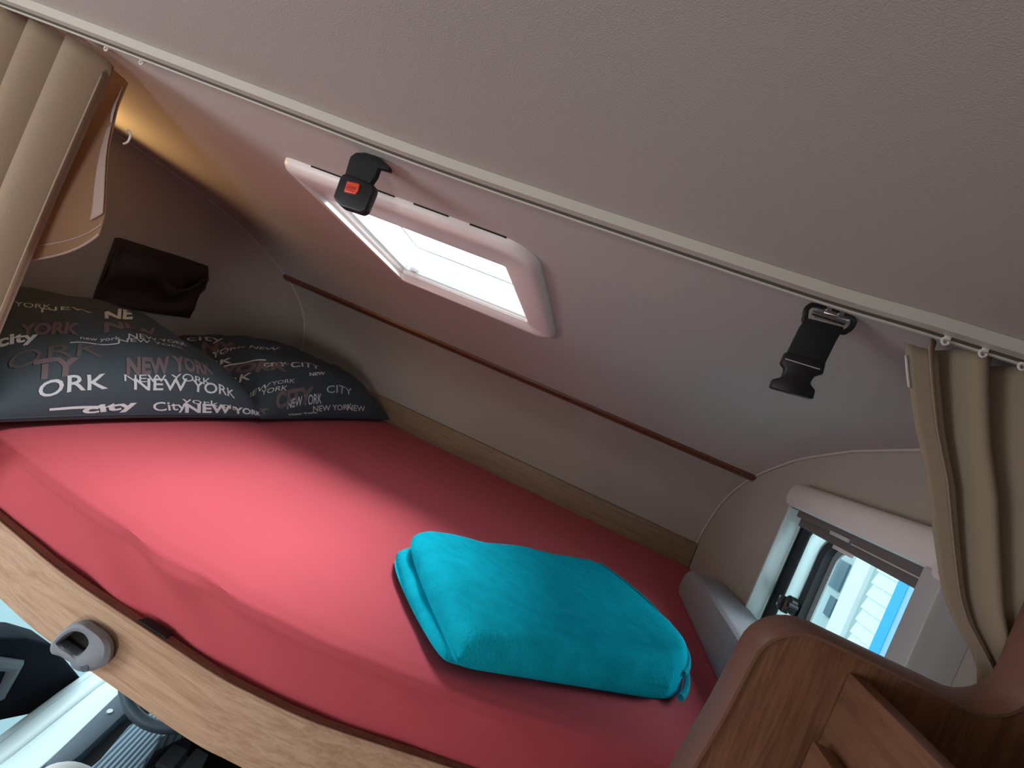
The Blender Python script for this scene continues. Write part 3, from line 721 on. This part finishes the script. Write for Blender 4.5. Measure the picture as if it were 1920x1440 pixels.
# ---------------------------------------------------------------- grey moulded ladder bracket on the board
bt_ = thing('ladder_bracket', 'grey moulded plastic bracket clipped over the wooden bed board', 'bracket', (-.53, .55, -.59))
def ringf(path_out, path_in, y0, y1, r):
    """rounded flat ring between two closed outlines, protruding towards -y"""
    L = []
    n = len(path_out)
    mids = [((a[0] + b[0]) / 2, (a[1] + b[1]) / 2) for a, b in zip(path_out, path_in)]
    for k, (w, yy) in enumerate(((0, y1), (.0, lerp(y1, y0, .6)), (.12, lerp(y1, y0, .9)), (.35, y0), (.65, y0), (.88, lerp(y1, y0, .9)), (1, lerp(y1, y0, .6)), (1, y1))):
        L.append([(lerp(a[0], b[0], w), yy, lerp(a[1], b[1], w)) for a, b in zip(path_out, path_in)])
    return ring_loft(L)
BO = [(-0.56, -0.598), (-0.56, -0.587), (-0.555, -0.572), (-0.546, -0.556), (-0.536, -0.544), (-0.524, -0.538), (-0.509, -0.538), (-0.489, -0.538), (-0.474, -0.543), (-0.467, -0.551), (-0.464, -0.566), (-0.471, -0.578), (-0.483, -0.59), (-0.497, -0.599), (-0.508, -0.602), (-0.514, -0.6), (-0.517, -0.5965), (-0.524, -0.597), (-0.538, -0.598), (-0.547, -0.601), (-0.555, -0.603)]
BI = [(-0.549, -0.582), (-0.545, -0.573), (-0.538, -0.562), (-0.53, -0.555), (-0.518, -0.551), (-0.509, -0.553), (-0.504, -0.558), (-0.505, -0.566), (-0.508, -0.575), (-0.513, -0.581), (-0.528, -0.582), (-0.54, -0.582)]
def polar(P, cx, cz, n=72):
    P = catmull(P + P[:1], 4)[:-1]; out = []
    for k in range(n):
        a = 2 * math.pi * k / n; dx, dz = math.cos(a), math.sin(a); best = None
        for (x1, z1), (x2, z2) in zip(P, P[1:] + P[:1]):
            x1_, z1_, x2_, z2_ = x1 - cx, z1 - cz, x2 - cx, z2 - cz; ex, ez = x2_ - x1_, z2_ - z1_
            den = dx * ez - dz * ex
            if abs(den) < 1e-12: continue
            r = (x1_ * ez - z1_ * ex) / den; u = (x1_ * dz - z1_ * dx) / den
            if r > 0 and -1e-6 <= u <= 1 + 1e-6: best = max(best or 0, r)
        out.append((cx + dx * (best or .02), cz + dz * (best or .02)))
    return out
po = polar(BO, -.524, -.568); pi_ = polar(BI, -.524, -.568)
def bk_ring():
    L = []
    for w, yy, g in ((0, .5548, .93), (0, .549, .98), (.04, .540, 1.01), (.2, .5345, 1), (.5, .532, 1), (.82, .533, 1), (.96, .536, 1), (1, .541, 1), (1, .553, .96)):
        kx = -.010 * (yy - .532) / .022; kz = -.009 * (yy - .532) / .022
        L.append([(-.524 + kx + (lerp(a[0], b_[0], w) + .524) * g, yy, -.568 + kz + (lerp(a[1], b_[1], w) + .568) * g) for a, b_ in zip(po, pi_)])
    return ring_loft(L)
link_bm('bracket_body', bk_ring(), M['bracket'], bt_)
link_bm('hollow_shade', prism(bmesh.new(), [(x - .009, z - .008) for x, z in pi_], 1, .5535, .5548), M['slit'], bt_)
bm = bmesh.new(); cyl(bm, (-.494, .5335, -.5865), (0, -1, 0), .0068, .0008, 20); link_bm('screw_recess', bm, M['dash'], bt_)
# near-black sheet covers the board inside the ring, standing in for shade

# ---------------------------------------------------------------- wooden cabinet at lower right
cb = thing('cabinet', 'dark veneered wooden cabinet with curved top rail at the right of the bed', 'cabinet', (.33, .52, -1.0))
def arcpts(cx, cz, r, a0, a1, n=8): return [(cx + r * math.cos(math.radians(lerp(a0, a1, k / n))), cz + r * math.sin(math.radians(lerp(a0, a1, k / n)))) for k in range(n + 1)]
def out_edge(x0, zt, r, rx, r2, inset=0):
    p = [(x0 - .10, -1.2), (x0 - .026, -.42), (x0 - .0135, -.314), (x0 - .004, -.225)] + arcpts(x0 + r, zt - r, r, 180, 90) + arcpts(rx - r2, zt + r2, r2, -90, 0) + [(rx, .20)]
    return p
E_ = out_edge(.226, -.108, .050, .439, .040)
pan = [(x, z) for x, z in E_] + [(.588, .20), (.588, -1.2)]
link_bm('front_panel', prism(bmesh.new(), pan, 1, .502, .538), M['cab_v'], cb)
# rounded edging over the panel's edge
bm = bmesh.new(); R = []
P2 = [Vector(p) for p in E_]
for i, p in enumerate(P2):
    d_ = (P2[min(i + 1, len(P2) - 1)] - P2[max(i - 1, 0)]).normalized(); nn = Vector((-d_.y, d_.x))
    sec = [(-.003, .4990), (.0, .4990), (.0018, .505), (.0024, .52), (.0018, .535), (.0, .5410), (-.003, .5410)]
    R.append([bm.verts.new((p.x + nn.x * a, b, p.y + nn.y * a)) for a, b in sec])
for A, B in zip(R[:-1], R[1:]):
    for k in range(6): bm.faces.new([A[k], A[k + 1], B[k + 1], B[k]])
link_bm('edging', bm, M['cab_edge'], cb)
link_bm('side_panel', mk(((.305, -.35, -1.2), (.323, .501, -.126)), bev=.002), M['cab_h'], cb)
link_bm('ledge', mk(((.286, -.35, -1.2), (.3045, .478, -.189)), bev=.003), M['cab_h'], cb)
link_bm('inner_panel', mk(((.324, .15, -1.2), (.588, .46, -.34))), M['cab_v'], cb)
0 and link_bm('rear_panel', mk(((.324, .486, -.42), (.588, .5, -.122)), bev=.003), M['cab_v'], cb)

link_bm('unseen_light_block', mk(((.330, -1.25, -1.95), (.588, .10, .215)), bev=.004), M['cab_v'], cb)  # unseen body added to block rear light from the cabinet front

# ---------------------------------------------------------------- curtains
def curtain(name, f, nu, nv, m, parent, thick=.0012):
    o = link_bm(name, gridmesh(f, nu, nv), m, parent); s_ = o.modifiers.new('t', 'SOLIDIFY'); s_.thickness = thick; return o
lc = thing('curtain', 'tan curtain gathered at the left end of the rail, edge turned back', 'curtain', (-1.1, .56, -.3), 'tan bed curtains')
def lcf(s, t):        # s from left to right edge, t down
    x = lerp(-1.49, -.882, s)
    ztop = .2095 - .03 * max(0, (s - .93) / .07) ** 2; zb = -.52 + .0 * s
    z = lerp(ztop, zb, t)
    ph = s * 2 * math.pi * 10.6 + .8 * math.sin(3 * s)
    amp = (.025 + .006 * t) * (1 - .3 * t) * (1 - max(0, s - .90) * 6)
    y = lerp(.500, .553, max(0, (s - .55) / .45)) + .020 * t * (1 - s) + amp * math.sin(ph)
    x += .010 * math.cos(ph) - .012 * s * math.sin(math.pi * min(1, t * 1.2)) * .4
    return (x, y, z)
curtain('curtain_cloth', lcf, 220, 40, M['curtain'], lc)
# the turned-back flap: from the front fold back towards the alcove
FL = [(.205, -.925), (.160, -.915), (.124, -.904), (.070, -.891), (.036, -.881), (-.016, -.865), (-.044, -.862)]
FLt = sorted((z, x) for z, x in FL)
def flap(s, t):
    zt, zb = lerp(.208, .200, s), lerp(-.150, -.050, s ** .8) - .012 * math.sin(math.pi * s)
    z = lerp(zt, zb, t)
    x1 = interp(FLt, z)                      # right edge
    x0 = lcf(.985, (.2125 - z) / .7325)[0] - .028
    x = lerp(x0, x1, s); y = .566 + .034 * math.sin(s * math.pi / 2) + .006 * math.sin(5 * t + 3 * s)
    return (x, y, z)
fo = curtain('turned_flap', flap, 30, 60, M['flap'], lc)
bm = gridmesh(lambda s, t: tuple(Vector(flap(.80 + .2 * s, lerp(.30, .86, t))) + Vector((.001 * s, -.0035, 0))), 8, 30)
o = link_bm('hem_tape', bm, M['hem'], lc); s_ = o.modifiers.new('t', 'SOLIDIFY'); s_.thickness = .001; o['label'] = 'pale pink hem tape'
bm = gridmesh(lambda s, t: tuple(Vector(flap(lerp(1 - .36 * math.sin(math.pi * (t * .9 + .05)), 1, s), lerp(.04, .29, t))) + Vector((.001, -.004, 0))), 8, 24)
o = link_bm('lining', bm, M['hem_white'], lc); s_ = o.modifiers.new('t', 'SOLIDIFY'); s_.thickness = .001; o['label'] = 'white lining patch'
link_bm('hem_edge', tube(bmesh.new(), [flap(s / 20, 1.0) for s in range(21)], .0018, 6), M['hem'], lc)
link_bm('hem_edge', tube(bmesh.new(), [tuple(Vector(flap(s / 20, .93)) + Vector((0, -.001, 0))) for s in range(21)], .0010, 6), M['hem'], lc)

rc = thing('curtain', 'tan curtain gathered at the right end of the rail behind the cabinet', 'curtain', (.45, .57, -.1), 'tan bed curtains')
RL = sorted([(.210, .280), (.181, .294), (.131, .320), (.082, .350), (.031, .374), (-.017, .397), (-.040, .412), (-.077, .451), (-.15, .475), (-.3, .49)])
def rcf(s, t):
    z = lerp(.2165, -.30, t); x0 = interp(RL, z) + .004; x = lerp(x0, .583, s)
    ph = s * 2 * math.pi * 6.3 + .6 * math.sin(2.2 * s + 1.5 * t)
    amp = .0245 * min(1, .45 + s * 4) * (1 - .25 * t)
    y = .567 - amp * math.cos(ph) + .004 * math.sin(6 * t + 4 * s)
    x += .008 * math.sin(ph) * (1 - s) * min(1, s * 6)
    return (x, y, z)
curtain('curtain_cloth', rcf, 200, 50, M['curtain'], rc)
bm = gridmesh(lambda s, t: tuple(Vector(rcf(0.0, lerp(.02, .75, t))) + Vector((lerp(-.018, .012, s) * (1 - t * .6), .010 - .006 * s, 0))), 4, 30)
o = link_bm('turned_edge', bm, M['curtain'], rc)
s_ = o.modifiers.new('t', 'SOLIDIFY'); s_.thickness = .001
bm = gridmesh(lambda s, t: tuple(Vector(rcf(0.0, lerp(.045, .105, t))) + Vector((-.0195 + .003 * s, .0085, 0))), 2, 6); o = link_bm('velcro_tab', bm, M['hem_white'], rc); s_ = o.modifiers.new('t', 'SOLIDIFY'); s_.thickness = .001
# hooks / gliders in the rail
def hook(x, y, z, s, label, cat='curtain hook', grp='white curtain hooks in the rail'):
    z += .004; s *= .62
    t = thing('curtain_hook', label, cat, (x, y, z), grp)
    bm = bmesh.new(); box(bm, (x - .005 * s, y - .003, z - .001), (x + .005 * s, y + .003, z + .005), .001); link_bm('glider', bm, M['hook'], t)
    pts = [(x - .004 * s, y - .001, z), (x - .005 * s, y - .001, z - .006 * s), (x, y - .001, z - .010 * s), (x + .005 * s, y - .001, z - .006 * s), (x + .003 * s, y - .001, z - .002)]
    link_bm('hook_loop', tube(bmesh.new(), catmull(pts, 4), .0011, 6), M['hook'], t); return t
hook(-.852, .516, .207, 1, 'small white curtain hook in the rail just right of the left curtain')
hook(-.791, .522, .207, 1, 'small white glider alone in the rail, furthest right of the left curtain')
hook(.285, .533, .207, 1.0, 'white hook at the leading edge of the right curtain')
hook(.318, .531, .207, 1.0, 'white hook next behind the leading one on the right curtain')
hook(.352, .530, .207, 1.0, 'white hook of the right curtain nearest the picture edge')
t = thing('curtain_hook', 'loose white plastic hook dangling from the left curtain flap', 'curtain hook', (-.868, .6, .115))
pts = [(-.882, .598, .124), (-.872, .596, .126), (-.866, .596, .118), (-.868, .597, .108), (-.876, .598, .103)]
link_bm('hook_loop', tube(bmesh.new(), catmull(pts, 5), .0016, 6), M['hook'], t)

# ---------------------------------------------------------------- unseen lamp added behind the left curtain for its golden glow
lp = thing('added_warm_lamp', 'small unseen warm lamp added behind the left curtain', 'lamp', (XL + .02, .80, .09))
bm = bmesh.new(); cyl(bm, (XL + .001, .80, .09), (1, 0, 0), .03, .02); link_bm('lamp_base', bm, M['bulb'], lp)
bm = bmesh.new(); cyl(bm, (XL + .021, .80, .09), (1, 0, .3), .012, .05, 20, .022); link_bm('lamp_shade', bm, M['bulb'], lp)
ll = bpy.data.lights.new('added_warm_light', 'SPOT'); ll.energy = 5.5; ll.color = (1.0, .60, .22); ll.shadow_soft_size = .03; ll.spot_size = math.radians(115); ll.spot_blend = .6
lo = bpy.data.objects.new('added_warm_light', ll); C.objects.link(lo); lo.location = (-1.43, .72, .09)
lo.rotation_euler = (Vector((-1.20, .88, .23)) - lo.location).to_track_quat('-Z', 'Y').to_euler()

# ---------------------------------------------------------------- cab below the bed
wh = thing('steering_wheel', 'dark grey steering wheel seen under the wooden bed board', 'steering wheel', (-.855, 1.327, -1.215))
nW = Vector((.15, -.68, .72)).normalized(); uW = nW.orthogonal().normalized(); vW = nW.cross(uW); cW = Vector((-.855, 1.327, -1.215))
link_bm('wheel_rim', tube(bmesh.new(), [cW + (uW * math.cos(a) + vW * math.sin(a)) * .185 for a in [2 * math.pi * k / 48 for k in range(48)]], .016, 12, cyc=True), M['wheel'], wh)
bm = bmesh.new(); cyl(bm, cW - nW * .05, nW, .085, .045, 32, .070); cyl(bm, cW - nW * .005, nW, .070, .006, 32, .055); link_bm('airbag_hub', bm, M['wheel'], wh)
link_bm('hub_gap', tube(bmesh.new(), [cW + nW * -.012 + (uW * math.cos(a) + vW * math.sin(a)) * .086 for a in [2 * math.pi * k / 32 for k in range(32)]], .007, 8, cyc=True), M['dark'], wh)
for a in (0.4, 2.6, 4.7):
    dd = uW * math.cos(a) + vW * math.sin(a)
    link_bm('spoke', tube(bmesh.new(), [cW - nW * .03 + dd * .06, cW - nW * .01 + dd * .185], .017, 8), M['wheel'], wh)
ds = thing('dashboard', 'blue-grey dashboard end with ribbed panel beside the steering wheel', 'dashboard', (-.95, 1.2, -1.5))
ZD = -1.45
link_bm('dash_ledge', prism(bmesh.new(), [(-.974, 1.060), (-.986, 1.086), (-1.059, 1.314), (-1.10, 1.50), (-1.0, 1.50), (-.977, 1.27), (-.940, 1.127), (-.93, 1.05)], 2, ZD - .05, ZD, bev=.004), M['dash'], ds)
link_bm('dash_recess', prism(bmesh.new(), [(-.93, 1.05), (-.940, 1.127), (-.977, 1.27), (-.96, 1.45), (-.92, 1.45), (-.935, 1.258), (-.894, 1.147), (-.88, 1.05)], 2, ZD - .06, ZD - .035), M['dark'], ds)
link_bm('ribbed_panel', prism(bmesh.new(), [(-.88, 1.05), (-.894, 1.147), (-.935, 1.258), (-.93, 1.40), (-.80, 1.40), (-.835, 1.284), (-.789, 1.185), (-.76, 1.05)], 2, ZD - .055, ZD - .004, bev=.004), M['dash_rib'], ds)
bm = bmesh.new(); cyl(bm, (-1.013, 1.253, ZD), (0, 0, 1), .008, .004, 16); link_bm('round_button', bm, M['alu'], ds)
link_bm('dash_body', mk(((-1.0, 1.68, -1.9), (.3, 2.0, -1.3))), M['dark'], ds, smooth=False)
flr = link_bm('cab_footwell', mk(((-.93, .96, -1.945), (.3, 1.42, -1.93))), M['dark'], smooth=False); tag(flr, 'black footwell mat below the pedals', 'floor mat')
for k, ps in enumerate(([(-.935, 1.47), (-.955, 1.555), (-.895, 1.565), (-.875, 1.48)], [(-.855, 1.49), (-.880, 1.59), (-.825, 1.595), (-.785, 1.50)])):
    pd = link_bm('pedal', prism(bmesh.new(), ps, 2, -1.77, -1.75, bev=.004), M['pedal'])
    tag(pd, ('grey rubber pedal in the dark footwell, closer to the ribbed panel', 'grey rubber pedal in the dark footwell, closer to the wooden board')[k], 'pedal', 'pedals in the footwell')
# driver's seat with white cover, only its head rest reaches the picture
st = thing('driver_seat', 'round white covered head rest at the bottom left under the bed', 'seat', (-.62, .62, -1.6))
bm = bmesh.new()
bmesh.ops.create_uvsphere(bm, u_segments=32, v_segments=18, radius=1)
for v in bm.verts:
    p_ = v.co; v.co = Vector((math.copysign(abs(p_.x) ** .8, p_.x) * .105 - .530, math.copysign(abs(p_.y) ** .8, p_.y) * .055 + .665, math.copysign(abs(p_.z) ** .8, p_.z) * .09 - .985))
link_bm('head_rest', bm, M['seat_white'], st)
link_bm('backrest', mk(((-.84, .56, -1.75), (-.38, .70, -1.10)), bev=.04), M['dash'], st)
link_bm('seat_cushion', mk(((-.86, .62, -1.80), (-.36, 1.0, -1.66)), bev=.04), M['dash'], st)
link_bm('seat_box', mk(((-.82, .6, -1.95), (-.40, .95, -1.80)), bev=.01), M['dark'], st)
# exterior mirror
mr = thing('wing_mirror', 'black wing mirror housing seen below the bed board at left', 'mirror', (-1.4, 1.35, -1.6))
mo_ = [(1.00, -1.31), (1.166, -1.365), (1.256, -1.412), (1.35, -1.486), (1.458, -1.631), (1.545, -1.75), (1.555, -1.785), (1.529, -1.808), (1.478, -1.819), (1.276, -1.726), (1.05, -1.62), (.95, -1.5)]
link_bm('mirror_housing', prism(bmesh.new(), mo_, 0, -1.52, -1.40, bev=.012, seg=3), M['mirror'], mr)
link_bm('mirror_rim', tube(bmesh.new(), [(-1.398, 1.02, -1.43), (-1.398, 1.17, -1.45), (-1.398, 1.245, -1.50), (-1.398, 1.235, -1.60), (-1.398, 1.12, -1.60)], .022, 8), M['mirror_rim'], mr)
link_bm('mirror_glass', prism(bmesh.new(), [(1.03, -1.45), (1.17, -1.48), (1.19, -1.57), (1.04, -1.57)], 0, -1.402, -1.396), M['chrome'], mr)
# white bodywork outside the cab window
def fend(s, t):
    a = [(-1.08, 1.50, -1.515), (-1.075, 1.36, -1.515), (-1.01, 1.10, -1.515), (-.96, .90, -1.515)]
    b = [(-1.42, 1.95, -1.62), (-1.36, 1.42, -1.69), (-1.30, 1.14, -1.71), (-1.28, .90, -1.71)]
    k = s * 3; i = min(int(k), 2); f = k - i
    A = Vector(a[i]).lerp(Vector(a[i + 1]), f); B = Vector(b[i]).lerp(Vector(b[i + 1]), f)
    q = A.lerp(B, t); q.z += .035 * math.sin(math.pi * t) - .02 * math.exp(-((t - .45) / .05) ** 2); return q
fn = link_bm('vehicle_bodywork', gridmesh(fend, 30, 40), M['body_white']); tag(fn, 'white outer bodywork beside the dashboard under the bed board', 'bodywork')
so = fn.modifiers.new('t', 'SOLIDIFY'); so.thickness = .01
link_bm('body_crease', tube(bmesh.new(), [fend(k / 20, .78) for k in range(21)], .012, 8), M['body_blue'], fn)
struct(link_bm('door_1', mk(((-.99, .45, -1.95), (-.955, 2.0, -1.49))), M['dash'], smooth=False))

# ---------------------------------------------------------------- outside
g = link_bm('ground', mk(((-30, -25, -2.75), (30, 40, -2.65))), M['ground'], smooth=False); struct(g)
hs = thing('building', 'white building with blue corner strip seen through the right window', 'building', (4.1, 7.2, -2.65))
link_bm('wall', mk(((4.02, 2, -2.65), (4.6, 16, 3.2))), M['house_grey'], hs, smooth=False)
link_bm('pier', mk(((3.96, 6.93, -2.65), (4.03, 7.26, 3.2))), M['house'], hs, smooth=False)
bm = bmesh.new()
for k in range(12):
    z = -2.6 + k * .42; box(bm, (3.955, 6.30, z), (4.03, 6.80 + .0, z + .19)); 
    box(bm, (3.945, 6.30, z + .19), (4.03, 6.75, z + .42))
bm2 = bmesh.new()
for k in range(30):
    z = -2.6 + k * .17
    add(bm2, [(4.03, 6.28, z), (4.03, 6.795, z), (3.965, 6.795, z), (3.965, 6.28, z), (4.03, 6.28, z + .17), (4.03, 6.77, z + .17), (3.985, 6.77, z + .17), (3.985, 6.28, z + .17)],
        [[0, 1, 2, 3], [4, 5, 6, 7], [0, 1, 5, 4], [1, 2, 6, 5], [2, 3, 7, 6], [3, 0, 4, 7]])
bm.free()
link_bm('siding', bm2, M['house'], hs, smooth=False)
link_bm('corner_strip', mk(((3.92, 6.12, -2.65), (4.03, 6.29, 3.2))), M['house_blue'], hs, smooth=False)
link_bm('edge_strip', mk(((3.93, 5.9, -2.65), (4.02, 6.12, 3.2))), M['house_lblue'], hs, smooth=False)
for y0, y1, z0, z1 in ((7.40, 7.80, -.92, -.50), (7.90, 8.4, -1.15, -.60), (7.36, 7.52, -1.30, -1.02)):
    link_bm('window', mk(((3.99, y0, z0), (4.03, y1, z1))), M['house_win'], hs, smooth=False)
